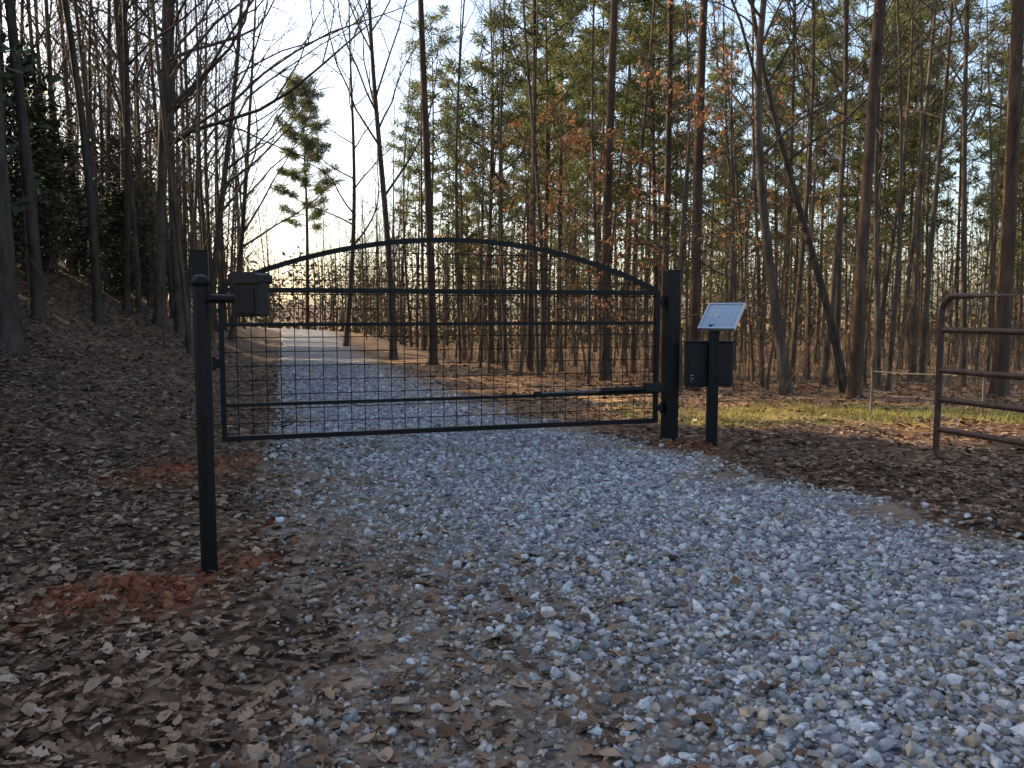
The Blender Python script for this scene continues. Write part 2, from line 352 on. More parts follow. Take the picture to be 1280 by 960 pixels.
# ---------------------------------------------------------------- grass
n = 36000; y = rng.uniform(10.4,14,n); x = rng.uniform(1.6,11,n)
ok = rng.random(n) < np.clip(1-np.abs(y-12.1-.35*np.sin(1.7*x)+.05*(x-5))/1.35,0,1)*(.55+.45*np.sin(2.1*x+y)*np.sin(1.3*y-x)); x=x[ok]; y=y[ok]; n = len(x)
BT = np.array([[(-.5,0,0),(.5,0,0),(.15,.45,1.),(-.15,.45,1.)],[(-.5,0,0),(.5,0,0),(.2,-.6,.9),(-.1,-.6,.9)]])
hgt = rng.uniform(.03,.11,n)
o = scatter('grass', BT, [(0,1,2,3)], np.column_stack([x,y,H(x,y)-.005]), rots(rng.uniform(0,6.28,n), rng.uniform(0,6.28,n), rng.normal(0,.4,n)), np.stack([np.full(n,.012),hgt,hgt],1), M_grass)
tag(o, 'sunlit short grass along the edge of the woods behind the solar panel', 'grass', kind='stuff')

# ---------------------------------------------------------------- trees
def nrm(v): return v/(np.linalg.norm(v)+1e-9)
def limb(b, p, d, L, r, k, n, up, wob, R, mi=0, tip=.25):
    P = [p]; D = [d]
    for i in range(n):
        d = nrm(d+np.array([0,0,up/n])+R.normal(0,wob,3)); P.append(P[-1]+d*L/n); D.append(d)
    P = np.array(P); b.tube(P, np.linspace(r, r*tip, n+1), k, mi); return P, D
def perp(d, ang, R):
    a = nrm(np.cross(d, R.normal(0,1,3))); return nrm(d*math.cos(ang)+a*math.sin(ang))
def quads(b, P, size, R, mi=1, asp=.5, flat=.0):
    n = len(P)
    A = R.normal(0,1,(n,3)); A[:,2] *= (1-flat); A /= np.linalg.norm(A,axis=1,keepdims=True)
    B = np.cross(A, R.normal(0,1,(n,3))); B /= np.linalg.norm(B,axis=1,keepdims=True)+1e-9
    s = size*R.uniform(.6,1.35,(n,1)); A = A*s; B = B*s*asp
    V = np.stack([P-A*.5, P+B*.5, P+A*.5, P-B*.5],1).reshape(-1,3)
    b.add(V, np.arange(4*n).reshape(n,4), mi, False)
def trunk_path(Ht, lean, curve, R, n=18, wob=.012):
    t = np.linspace(0,1,n); ph = R.uniform(0,6.28,4)
    x = lean[0]*t*Ht+curve[0]*np.sin(t*math.pi)+wob*Ht*(np.sin(t*5+ph[0])-math.sin(ph[0]))
    y = lean[1]*t*Ht+curve[1]*np.sin(t*math.pi)+wob*Ht*(np.sin(t*4+ph[1])-math.sin(ph[1]))
    return t, np.stack([x, y, t*Ht-.15*(t==0)],1)
def trunk(b, Ht, r, lean, curve, R, wob=.012, top=.12):
    t, P = trunk_path(Ht, lean, curve, R, 18, wob)
    tf = np.array([0,.006,.015,.035]); ex = np.stack([np.interp(tf,t,P[:,i]) for i in range(3)],1)
    t = np.r_[tf, t[1:]]; P = np.r_[ex, P[1:]]; o = np.argsort(t); t=t[o]; P=P[o]
    Rr = r*(1-(1-top)*t)*(1+.55*np.exp(-np.maximum(P[:,2],0)/.18))
    b.tube(P, Rr, 10, 0); return t, P, Rr
def bare(seed, Ht=15, r=.12, lean=(0,0), curve=(0,0), tmin=.3, nl=15, reach=.26, side=None, wob=.012, leaf=0, leafsz=.07, sub=5, tw=5, flat=0, mats=None, elev=(.45,1.0)):
    R = np.random.default_rng(seed); tb = Buf(); cb = Buf()
    t, P, Rr = trunk(tb, Ht, r, lean, curve, R, wob)
    pts = []
    for i in range(nl):
        q = tmin+(1-tmin)*((i+R.uniform(0,.9))/nl); p = np.array([np.interp(q,t,P[:,j]) for j in range(3)]); rr = np.interp(q,t,Rr)
        az = i*2.4+R.uniform(-.6,.6)
        if side is not None and R.random() < .55: az = side+R.normal(0,.6)
        el = R.uniform(*elev); d = np.array([math.cos(az)*math.cos(el), math.sin(az)*math.cos(el), math.sin(el)])
        L = Ht*reach*(1.15-.75*(q-tmin)/(1-tmin))*R.uniform(.7,1.2); r1 = max(min(rr*.5, L*.014), .006)
        A, D = limb(cb, p, d, L, r1, 5, 7, .35-flat, .13, R)
        for k in range(sub):
            f = .25+.75*(k+R.random())/sub; ix = min(int(f*7), 6); p2 = A[ix]+(A[ix+1]-A[ix])*(f*7-ix)
            L2 = L*.45*(1.2-f*.6)*R.uniform(.6,1.2)
            A2, D2 = limb(cb, p2, perp(D[ix], R.uniform(.4,.9), R), L2, max(r1*.42*(1.2-f*.6), .004), 4, 5, .25-flat, .16, R)
            for m in range(tw):
                g = .2+.8*(m+R.random())/tw; iy = min(int(g*5),4); p3 = A2[iy]+(A2[iy+1]-A2[iy])*(g*5-iy)
                A3, _ = limb(cb, p3, perp(D2[iy], R.uniform(.35,.9), R), L2*.5*R.uniform(.5,1.1), .0045, 3, 3, .15, .15, R, tip=.5)
                if leaf: pts.append(A3[1]+R.normal(0,.03,3)); pts += [A3[1]+(A3[3]-A3[1])*R.random()+R.normal(0,.05,3) for _ in range(leaf-1)]
    if leaf: quads(cb, np.array(pts), leafsz, R, 1, .55)
    ms = mats or [M_bark]
    return tb.mesh('trunk', [ms[0]]), cb.mesh('crown', ms+([M_orange] if leaf else []))
def pine(seed, Ht=18, r=.13, lean=(0,0), curve=(0,0), tmin=.45, nl=40, wid=2.0, stubs=6, clump=34, nsz=.24, nw=.016):
    R = np.random.default_rng(seed); tb = Buf(); cb = Buf()
    t, P, Rr = trunk(tb, Ht, r, lean, curve, R, .006)
    for i in range(stubs):
        q = R.uniform(.12,tmin); p = np.array([np.interp(q,t,P[:,j]) for j in range(3)]); az = R.uniform(0,6.28)
        limb(cb, p, np.array([math.cos(az),math.sin(az),R.uniform(-.2,.3)]), R.uniform(.4,1.3), .014, 4, 4, -.1, .18, R)
    for i in range(nl):
        q = tmin+(1-tmin)*(((i+R.random())/nl)**.85); q = min(q,.995); p = np.array([np.interp(q,t,P[:,j]) for j in range(3)])
        az = i*2.4+R.uniform(-.5,.5); f = (q-tmin)/(1-tmin)
        L = wid*(math.sin(min(.25+f*1.1,1.)*math.pi*.5)*(1.1-f*.8))*R.uniform(.55,1.2)+.3
        A, D = limb(cb, p, nrm(np.array([math.cos(az),math.sin(az),R.uniform(-.1,.45)+f*.4])), L, .012+.012*L, 4, 5, .3, .12, R)
        nc_ = 3+int(L*2.2)
        for k in range(nc_):
            g = .35+.65*(k+1)/nc_; ix = min(int(g*5),4); c = A[ix]+(A[ix+1]-A[ix])*(g*5-ix)+R.normal(0,.16,3)*np.array([1,1,.6])
            n = int(clump*R.uniform(.6,1.3)); d = R.normal(0,1,(n,3)); d[:,2] = d[:,2]*.7+.25; d /= np.linalg.norm(d,axis=1,keepdims=True)
            l = nsz*R.uniform(.6,1.2,(n,1)); s = np.cross(d, R.normal(0,1,(n,3))); s /= np.linalg.norm(s,axis=1,keepdims=True); s *= nw
            V = np.stack([c+d*.02-s*.5, c+d*l*.6-s, c+d*l, c+d*l*.6+s],1).reshape(-1,3)
            cb.add(V, np.arange(4*n).reshape(n,4), 1, False)
    return tb.mesh('trunk', [M_pine]), cb.mesh('crown', [M_pine, M_need])
def cedar(seed, Ht=9, r=.14, wid=1.6, n=6000):
    R = np.random.default_rng(seed); tb = Buf(); cb = Buf()
    t, P, Rr = trunk(tb, Ht, r, (0,0), (0,0), R, .006)
    pts = []; nb = 110
    for i in range(nb):
        q = .06+.93*(i+R.random())/nb; p = np.array([np.interp(q,t,P[:,j]) for j in range(3)]); az = i*2.4
        L = wid*(1-q)**.6*R.uniform(.45,1.35)+.15
        A, D = limb(cb, p, nrm(np.array([math.cos(az),math.sin(az),R.uniform(-.1,.5)])), L, .02, 3, 4, .2, .12, R)
        m = n//nb; g = R.uniform(.15,1,m); c = np.stack([np.interp(g*4,np.arange(5),A[:,j]) for j in range(3)],1)
        pts.append(c+R.normal(0,.13,(m,3)))
    quads(cb, np.concatenate(pts), .18, R, 1, .45)
    return tb.mesh('trunk', [M_dark]), cb.mesh('crown', [M_dark, M_cedar])
def place(name, ms, X, Y, label, cat, group=None, rz=0, sc=(1,1,1)):
    e = empty(name, (X, Y, Hf(X,Y)-.04), rz); e.scale = sc
    link('trunk', ms[0], e); link('crown', ms[1], e)
    tag(e, label, cat, group); return e
spots = []
def named(name, px, Y, ms, label, cat='tree'):
    X, z = at(px, Y); spots.append((X,Y)); return place(name, ms, X, Y, label, cat)
DK = [M_dark]
named('bare_tree', 12, 12, bare(1, 19, .18, (.0,.0), tmin=.45, nl=12, mats=DK), 'thickest dark trunk at the far left edge of the picture, on the leafy bank')
named('bare_tree', 48, 15.5, bare(2, 17, .11, (.02,0), mats=DK, tmin=.35), 'dark bare tree on the left bank, second trunk from the left edge')
named('bare_tree', 123, 18, bare(3, 17, .095, (-.05,0), mats=DK, tmin=.4, side=0.), 'bare tree on the left bank leaning a little left, well left of the keypad post')
named('bare_tree', 158, 21, bare(4, 16, .09, (.01,0), mats=DK, tmin=.35, side=0.), 'slim straight bare tree on the left bank between leaning tree and broad trunk')
named('bare_tree', 200, 21.5, bare(5, 18, .155, (-.01,0), tmin=.25, nl=20, side=.2, reach=.3), 'broad grey trunk just left of the keypad post on top of the bank')
named('bare_tree', 226, 22.5, bare(6, 18, .13, (.03,0), tmin=.25, nl=22, side=-.1, reach=.34), 'grey bare tree right beside the keypad post, long limbs reaching over the drive')
named('bare_tree', 262, 26, bare(7, 17, .11, (.06,0), (.3,0), tmin=.22, nl=20, side=0., reach=.32), 'bare tree rising behind the latch post and leaning right over the drive')
named('bare_tree', 288, 31, bare(8, 15, .11, (.10,0), (.4,0), tmin=.2, nl=20, side=0., reach=.34), 'curved bare tree behind the keypad box bending right towards the open sky')
named('pine_tree', 384, 72, pine(9, 20.5, .19, (0,0), tmin=.4, nl=50, wid=3.6, clump=70, nsz=.6, nw=.02), 'lone distant pine standing against the bright sky above the end of the drive', 'pine')
named('bare_tree', 432, 36, bare(10, 16, .12, (.04,0), tmin=.25, nl=16), 'bare tree at the right side of the far drive, behind the left gate half')
named('bare_tree', 492, 27, bare(11, 17, .12, (-.01,0), (-.2,0), tmin=.3, nl=20, elev=(.8,1.25), reach=.34), 'forked bare tree with upswept limbs behind the left half of the gate arch')
named('pine_tree', 541, 24, pine(12, 22, .135, (-.005,0), tmin=.45), 'straight thick pine trunk directly behind the top of the gate arch', 'pine')
named('bare_tree', 600, 31, bare(13, 16, .09, (.02,0), tmin=.35), 'thin bare tree behind the middle of the gate, right of the thick pine trunk')
named('pine_tree', 662, 25, pine(14, 20, .10, (-.01,0), tmin=.4), 'pine trunk behind the right half of the gate, next right of the arch top', 'pine')
named('pine_tree', 757, 19.5, pine(15, 21, .13, (.0,0), tmin=.42), 'thick dark pine trunk behind the gate, left of the hinge post', 'pine')
named('bare_tree', 792, 25, bare(16, 15, .08, (.02,0), tmin=.3), 'slim bare tree between the thick dark pine and the gate hinge post')
named('pine_tree', 829, 22, pine(17, 20, .11, (-.02,0), tmin=.38), 'pine leaning slightly left directly above the gate hinge post', 'pine')
named('pine_tree', 866, 17.5, pine(18, 19, .125, (.035,0), tmin=.45), 'reddish pine trunk leaning right, between the hinge post and the solar panel', 'pine')
named('bare_tree', 985, 15.3, bare(19, 14, .10, (.03,0), (-.35,0), tmin=.3, nl=16, wob=.02), 'crooked dark trunk in the first row of the woods just right of the solar panel')
named('bare_tree', 1058, 16.3, bare(20, 12, .08, (-.17,0), (-.2,0), tmin=.35, nl=14, wob=.03, mats=DK), 'dark bending tree that leans hard left over the solar panel')
named('pine_tree', 1067, 14.6, pine(21, 21, .108, (.004,0), tmin=.55, stubs=9), 'straight dark trunk in the first row, midway between the solar panel and the tube gate', 'pine')
named('bare_tree', 1098, 18, bare(22, 14, .06, (.0,0), tmin=.3), 'slim tree close behind the straight dark trunk right of the solar panel')
named('bare_tree', 1152, 20, bare(23, 15, .075, (.01,0), tmin=.35), 'slender bare trunk in the woods just left of the tube gate end')
named('bare_tree', 1203, 18.5, bare(24, 15, .075, (-.01,0), tmin=.35), 'slender bare trunk seen above the rounded corner of the tube gate')
named('pine_tree', 1248, 15, pine(25, 20, .14, (.018,0), tmin=.5), 'thick reddish trunk at the right edge of the picture behind the tube gate', 'pine')
for px, Y, sd, sc, lf, lab in ((650,20.5,31,.95,3,'russet leaved small tree behind the right half of the gate'), (735,18.5,32,.85,3,'russet leaved sapling tree just left of the hinge post, behind the gate end'),
        (850,16.5,33,.95,3,'russet leaved small tree directly behind the hinge post'), (905,17.5,34,1.15,3,'tallest russet leaved tree, rising behind the solar panel'), (1010,21,35,1.0,1,'russet leaved tree in the woods right of the solar panel'),
        (700,26,36,1.2,3,'russet leaved tree set back in the woods behind the gate')):
    named('beech_tree', px, Y, bare(sd, 6.8*sc, .05*sc, (.02,0), tmin=.2, nl=15, reach=.34, leaf=lf, leafsz=.09, sub=5, tw=4, flat=.3, elev=(.1,.6)), lab, 'tree')

P_pine = [pine(40+i, h, .10, (l,0), tmin=tm, nl=40, wid=w, clump=32, nsz=.36, nw=.020) for i, (h,l,tm,w) in enumerate(((17,0,.36,2.4),(15,.01,.28,2.2),(19,-.01,.42,2.5),(12,0,.22,2.0),(18,.015,.38,2.2)))]
P_bare = [bare(60+i, h, r, (l,0), tmin=tm, nl=14, reach=.22) for i, (h,r,l,tm) in enumerate(((15,.065,.01,.35),(14,.055,-.02,.25),(16,.075,.02,.4),(12,.045,.03,.25),(15,.06,-.01,.3)))]
P_wide = [bare(70+i, h, r, (l,0), tmin=tm, nl=20, reach=.28) for i, (h,r,l,tm) in enumerate(((15,.09,.01,.22),(14,.075,.03,.2),(16,.10,-.02,.28),(13,.07,.02,.2)))]
P_sap = [bare(80+i, h, r, (l,0), tmin=.15, nl=15, reach=.3, wob=.02, sub=5, tw=5, mats=[M_twig], elev=(.5,1.1)) for i, (h,r,l) in enumerate(((4.5,.022,.03),(5.5,.028,-.03),(3.5,.018,.05),(6.5,.033,0)))]
P_ced = [cedar(95+i, h, .13, w) for i, (h,w) in enumerate(((9,1.7),(8,1.5),(10.5,1.9)))]
def region(px):
    if px < 300: return 'on the left bank'
    if px < 640: return 'behind the left half of the gate'
    if px < 850: return 'behind the right half of the gate'
    if px < 1080: return 'behind the solar panel'
    return 'behind the tube gate at the right'
def fill(name, protos, cnt, y0, y1, sideL, kindw, cat, plural, mind, margin, powr=1.0, smin=.8, smax=1.2, xlo=-.68, xhi=.68):
    k = 0; tries = 0
    while k < cnt and tries < 6000:
        tries += 1
        Y = y0+(y1-y0)*rng.random()**powr; X = rng.uniform(xlo*Y, xhi*Y)
        if sideL:
            if X > float(XL(Y))-margin: continue
        else:
            if X < float(XR(Y))+margin: continue
            if X < 4.5 and Y < 18.5: continue
        if any((X-a)**2+(Y-b)**2 < mind**2 for a, b in spots): continue
        spots.append((X,Y)); s = rng.uniform(smin,smax); w = s*rng.uniform(.85,1.2)
        rg = region(pxof(X,Y))
        deep = 'far back in the woods' if Y > 32 else 'among the nearer trunks'
        place(name, protos[k%len(protos)], X, Y, f'{kindw} {deep} {rg}', cat, f'{plural} {deep} {rg}', rng.uniform(0,6.28), (w,w,s)); k += 1
fill('pine_tree', P_pine, 60, 26, 64, False, 'green crowned pine', 'pine', 'pines', 1.6, 3.5, xlo=-.2)
fill('bare_tree', P_bare, 66, 16, 52, False, 'slim leafless tree', 'tree', 'slim bare trees', .9, 2.2)
fill('sapling', P_sap, 64, 15.2, 42, False, 'twiggy brown sapling', 'sapling', 'saplings', .6, 1.8, 1.2)
fill('bare_tree', P_wide, 60, 20, 62, True, 'slim leafless tree', 'tree', 'slim bare trees', 1.0, 2.0, xlo=-.58, xhi=-.2)
fill('bare_tree', P_bare, 30, 19, 48, True, 'slim leafless tree', 'tree', 'slim bare trees', .8, 2.0, xlo=-.6, xhi=-.2)
fill('bare_tree', P_wide, 34, 45, 90, False, 'slim leafless tree', 'tree', 'slim bare trees', 1.1, 1.2, xlo=-.30, xhi=-.12, smin=.6, smax=.95)
fill('bare_tree', P_wide, 18, 50, 84, True, 'slim leafless tree', 'tree', 'slim bare trees', 1.1, 1.0, xlo=-.42, xhi=-.2, smin=.6, smax=.95)
fill('sapling', P_sap, 30, 18, 45, True, 'twiggy brown sapling', 'sapling', 'saplings', .8, 2.4, xlo=-.6, xhi=-.2)
fill('sapling', P_sap, 22, 45, 80, False, 'twiggy brown sapling', 'sapling', 'saplings', .8, 1.0, xlo=-.3, xhi=-.14)
# evergreens on the left bank, unseen ones past the edge added for shade
k = 0
for (X, Y, zs) in [(-11.5,17.5,.85),(-13.3,19,.65),(-11.8,20.5,.40),(-15,21,.45),(-13,23.5,.38),(-11.3,24.5,.3),(-16.5,24,.42),(-15.5,27.5,.42),(-13.2,28.5,.36),(-18,29,.45),(-17,33,.42),(-14.5,33,.36),(-19.5,35,.45),(-16.8,39,.42),(-22,40,.45),(-20,46,.45),(-12.4,26.5,.32),(-16,36,.38),
               (-10.5,11.5,1),(-12,13.3,1),(-10.2,14.2,1),(-13.5,15.8,1),(-9.8,9.4,1),(-11.8,9.8,1),(-9.3,7.2,1),(-8.8,4.8,1),(-14.5,12,1),(-10.6,3.2,1),(-15.5,17.5,.9),(-17.5,22.5,.42),(-11.5,15.6,1),(-13,17.3,.9),
               (-11.2,12.5,1.05),(-12.6,14.6,1.05),(-11.1,13.6,1.05),(-13.3,13.0,1.1),(-12.2,11.6,1.1),(-14.8,14.6,1.1),(-13.2,10.9,1.1),(-14.6,16.3,1.0),(-12.1,16.4,.95),(-11.6,8.2,1.1),(-12.9,9.0,1.1)]:
    rg = 'on the left bank behind the bare trunks' if pxof(X,Y) > -20 else 'added unseen past the left edge to shade the drive'
    spots.append((X,Y)); s = rng.uniform(.95,1.2)
    place('evergreen_tree', P_ced[k%3], X, Y, f'dark dense evergreen {rg}', 'evergreen', f'evergreens {rg}', rng.uniform(0,6.28), (s,s,s*zs*rng.uniform(.95,1.15))); k += 1

# underbrush and distant woods
n = 20000; y = rng.uniform(15.2,50,n); x = rng.uniform(-.7,.7,n)*y
ok = ((x > XR(y)+2.3) & ~((x < 4.5) & (y < 18))) | ((x < XL(y)-4) & (rng.random(n) < .35)); x=x[ok]; y=y[ok]; n=len(x)
TT = np.array([[(-.5,0,0),(.5,0,0),(.2,.1,1.),(-.2,.1,1.)],[(-.5,0,0),(.5,0,0),(.2,-.3,.9),(-.2,-.3,.9)]])
hg = rng.uniform(.25,1.0,n)*rng.uniform(.5,2.0,n); lift = rng.uniform(0,1.,n)**3*1.2
o = scatter('underbrush', TT, [(0,1,2,3)], np.column_stack([x,y,H(x,y)-.03+lift]), rots(rng.uniform(0,6.28,n), rng.uniform(0,6.28,n), rng.normal(0,.6,n)), np.stack([rng.uniform(.006,.016,n),hg,hg],1),
    island('brush_stems', [(0,(.04,.027,.018)),(.6,(.10,.066,.042)),(1,(.21,.14,.08))], .9))
tag(o, 'thin brown brush stems filling the woodland floor between the trunks', 'underbrush', kind='stuff')
b = Buf(); R = np.random.default_rng(5)
def topz(px): return np.interp(px, [-100,200,290,335,430,470,520,900,1400], [12,11,9.5,9,9,10,13,14,12])
for i in range(360):
    px = R.uniform(-120,1400); Y = R.uniform(62,110); X = (px-640)/F*Y; z = Hf(X,Y); h = topz(px)*R.uniform(.7,1.3)
    if Y < 76 and 270 < px < 440: continue
    b.tube(np.array([(X,Y,z-.2),(X+R.normal(0,.2),Y,z+h*.5),(X+R.normal(0,.5),Y,z+h)]), [.10,.07,.02], 3, 0)
n = 60000; px = R.uniform(-120,1400,n); Y = R.uniform(64,112,n); keep = ~((Y < 76) & (px > 270) & (px < 440)); px=px[keep]; Y=Y[keep]; n=len(px)
X = (px-640)/F*Y; cz = R.random(n)**1.6*topz(px)*(.85+.25*np.sin(px*.07)*np.sin(px*.023))
quads(b, np.column_stack([X,Y,H(X,Y)+cz]), .45, R, 1, .5)
M_far = island('far_foliage', [(0,(.035,.03,.018)),(.4,(.075,.06,.035)),(.7,(.075,.082,.033)),(1,(.17,.125,.07))], .9)
o = link('distant_woods', b.mesh('distant_woods', [M_bark, M_far])); tag(o, 'far-off brown and olive woods closing the view behind the trees', 'woods', kind='stuff')

# ---------------------------------------------------------------- gate
def fit(px, Y):
    dep = Y*cT+(EYE-1)*sT; return np.array([(px-640)/F*dep, Y])
A = fit(278, 8.15); B = fit(820, 9.55); L = float(np.linalg.norm(B-A)); ang = math.atan2(B[1]-A[1], B[0]-A[0])
g = empty('farm_gate', (A[0], A[1], 0), ang)
tag(g, 'wide black steel driveway gate with arched top and wire mesh infill', 'gate')
Z0, Z1, Z2, Z3, ZA = .255, .585, 1.375, 1.715, 2.225
T = .05
def bar(z, t=T): b = Buf(); b.box((L/2,0,z),(L-T,t,t)); return b
part('bottom_rail', bar(Z0), M_black, g, .004)
part('middle_rail', bar(Z1,.035), M_black, g, .004); part('middle_rail', bar(Z2,.035), M_black, g, .004); part('top_rail', bar(Z3), M_black, g, .004)
for x in (0, L):
    b = Buf(); b.box((x,0,(Z0+Z3)/2),(T,T,Z3-Z0+T)); part('stile', b, M_black, g, .004)
def arch(s):
    c = L/2; sg = ZA-Z3; Rr = (c*c+sg*sg)/(2*sg); return Z3+math.sqrt(max(Rr*Rr-(s-c)**2,0))-(Rr-sg)
b = Buf(); N = 40; V = []; Fq = []
for i in range(N+1):
    s = L*i/N; dz = (arch(min(s+.01,L))-arch(max(s-.01,0)))/.02 if 0 < i < N else (arch(.02)-arch(0))/.02*(1 if i==0 else -1)
    nn = np.array([-dz,0,1.]); nn /= np.linalg.norm(nn); c = np.array([s,0,arch(s)+T*.5])
    for a_, y_ in ((-1,-1),(1,-1),(1,1),(-1,1)): V.append(c+nn*a_*T/2+np.array([0,y_*T/2*.96,0]))
for i in range(N):
    for k in range(4): Fq.append((i*4+k, i*4+(k+1)%4, i*4+4+(k+1)%4, i*4+4+k))
Fq.append((0,1,2,3)); Fq.append((N*4+3,N*4+2,N*4+1,N*4))
b.add(V, Fq); part('arch', b, M_black, g)
b = Buf(); sp = .142; w = .0044; nw = int(L/sp)
for i in range(1, nw+1):
    s = i*L/(nw+1); b.tube(np.array([(s,0.003,Z0),(s,.003,1.),(s,.003,arch(s)+.01)]), w, 4)
zz = Z0+sp
while zz < ZA-.05:
    if zz < Z3: x0, x1 = 0, L
    else:
        q = [s for s in np.linspace(0,L,400) if arch(s) > zz]; x0, x1 = q[0], q[-1]
    b.tube(np.array([(x0,-.005,zz),((x0+x1)/2,-.005,zz),(x1,-.005,zz)]), w, 4); zz += sp
part('wire_mesh', b, M_black, g)
for z in (1.62, .4):
    b = Buf(); b.box((L+.05,0,z),(.07,.03,.06)); b.tube(np.array([(L+.085,0,z-.06),(L+.085,0,z),(L+.085,0,z+.06)]), .022, 10, 0, True); part('hinge', b, M_black, g)
b = Buf(); b.box((-.045,0,1.0),(.06,.04,.09)); b.box((-.075,0,1.0),(.03,.06,.14)); part('latch', b, M_black, g, .003)
dv = np.array([math.cos(ang), math.sin(ang)])
def sqpost(px_c, along, base, h, lab, w=.15):
    p = base+dv*along; e = empty('gate_post', (p[0],p[1],Hf(p[0],p[1])-.03), ang); tag(e, lab, 'gate post')
    b = Buf(); b.box((0,0,h/2-.1),(w,w,h+.2)); part('shaft', b, M_black, e, .006)
    b = Buf(); b.box((0,0,h+.006),(w+.008,w+.008,.012)); part('post_cap', b, M_black, e, .003); return e, p
hp, hpp = sqpost(837, .185, B, 1.98, 'square black hinge post at the right end of the arched gate')
lp, lpp = sqpost(258, -.17, A, 2.05, 'square black latch post at the left end of the gate, behind the keypad post', .14)
# opener arm
o0 = empty('gate_opener', (A[0], A[1], 0), ang); tag(o0, 'long black linear gate opener with thin steel rod on the lower right of the gate', 'gate opener')
b = Buf(); b.box((L+.04,-.11,.64),(.15,.06,.1)); b.box((L+.1,-.06,.64),(.05,.1,.06)); part('bracket', b, M_black, o0, .005)
b = Buf(); b.tube(np.array([(L-.02,-.12,.64),(L-.4,-.11,.635),(L-.72,-.1,.63)]), .03, 12, 0, True); b.box((L-.1,-.12,.655),(.2,.075,.095)); part('motor_tube', b, M_plast, o0)
b = Buf(); b.tube(np.array([(L-.72,-.1,.63),(L-1.1,-.09,.625),(L-1.42,-.085,.62)]), .012, 10, 0, True); part('rod', b, M_rod, o0)
b = Buf(); b.box((L-1.45,-.06,.61),(.08,.07,.05)); part('clevis', b, M_black, o0, .004)

# ---------------------------------------------------------------- keypad pedestal
kx, ky = gpt(262, 714); kz = Hf(kx,ky)
e = empty('keypad_pedestal', (kx,ky,kz)); tag(e, 'round black post in the foreground left carrying a keypad box on a short arm', 'keypad post')
b = Buf(); b.tube(np.array([(0,0,-.2),(0,0,.8),(0,0,1.66-kz)]), .046, 24); part('post', b, M_black, e)
b = Buf(); zt = 1.66-kz; b.lathe([(.046,zt-.012),(.053,zt-.012),(.053,zt+.012),(.045,zt+.032),(.026,zt+.046),(.002,zt+.051)], k=24); part('post_cap', b, M_black, e)
za = 1.575-kz
b = Buf(); b.tube(np.array([(.03,0,za),(.15,0,za),(.27,0,za)]), .024, 14, 0, True); part('arm', b, M_black, e)
Rk = np.array(Euler((0,0,math.radians(-18))).to_matrix()); kc = np.array([.285,0,za+.006])
b = Buf(); b.box(kc,(.165,.10,.215),Rk); kb = part('keypad_box', b, M_plast, e, .012)
b = Buf()
prof = [(-.095,.0),(-.095,.035),(-.07,.05),(.07,.05),(.095,.035),(.095,.0)]
V = [np.array(kc)+Rk@np.array((x,yy,.085+z)) for yy in (-.075,.062) for x,z in prof]
Fh = [(i,i+1,i+7,i+6) for i in range(5)]+[(0,1,4,5),(1,2,3,4),(6,11,10,7),(7,10,9,8),(0,6,11,5)]
b.add(V, Fh); part('hood', b, M_plast, kb, .006)
b = Buf(); b.box(kc+Rk@np.array((0,-.053,-.02)),(.11,.008,.14),Rk)
part('keypad_cover', b, M_black, kb, .003)

# ---------------------------------------------------------------- solar post
sx, sy = gpt(889, 556); sz = Hf(sx,sy)
e = empty('solar_post', (sx,sy,sz)); tag(e, 'black post right of the gate carrying a tilted solar panel and a dark control box', 'solar post')
b = Buf(); b.box((0,0,.58),(.115,.10,1.56)); part('post', b, M_black, e, .006)
b = Buf(); b.box((-.02,.14,.905-sz),(.53,.17,.5)); bx = part('control_box', b, M_plast, e, .012)
b = Buf(); b.box((-.02,.14,1.165-sz),(.56,.2,.02)); b.box((-.02,.05,.905-sz),(.47,.012,.44)); part('lid', b, M_plast, bx, .005)
b = Buf()
for k, (dx, dz) in enumerate(((-.235,.75),(-.215,.75),(-.235,.72),(-.215,.785),(-.235,.785))): b.box((dx,.0415,dz-sz),(.01,.004,.010))
part('printed_marks', b, M_white, bx)
aV = np.array([.385,-.26,0]); bV = np.array([.2,.29,.285]); ax = aV/np.linalg.norm(aV); bn = np.cross(aV,bV); bn /= np.linalg.norm(bn); by = np.cross(bn,ax)
Mp = np.stack([ax,by,bn],1); pc = np.array([.095,.03,1.455-sz])
W, WH = .425, .45
b = Buf(); b.box(pc-bn*.016,(W-.02,WH-.02,.018),Mp); sp_ = part('solar_panel', b, M_alu, e)
b = Buf(); h = W/2; hh = WH/2
for (cx,cy,dx,dy) in ((0,hh-.008,W,.016),(0,-hh+.008,W,.016),(h-.008,0,.016,WH-.032),(-h+.008,0,.016,WH-.032)): b.box(pc+Mp@np.array((cx,cy,-.008)),(dx,dy,.036),Mp)
part('frame', b, M_alu, sp_)
q = h-.016; qq = hh-.016; Vc = [pc+Mp@np.array(c) for c in ((-q,-qq,.001),(q,-qq,.001),(q,qq,.001),(-q,qq,.001))]
me = mesh_from('cells', np.array(Vc), np.array([(0,1,2,3)]), [M_cell]); uv = me.uv_layers.new()
for i, c in enumerate(((0,0),(.432,0),(.432,.432),(0,.432))): uv.data[i].uv = c
link('cells', me, sp_)
b = Buf(); b.tube(np.array([(0,0,1.33),(.04,.015,1.37),pc-bn*.03-np.array([.02,0,0])]), .028, 10); b.box(pc-bn*.04,(.2,.08,.02),Mp); part('bracket', b, M_black, e)
b = Buf(); b.tube(np.array([pc-bn*.03,(.09,.08,1.28),(.07,.09,1.2),(.05,.12,1.15)]), .006, 6); part('cable', b, M_plast, e)

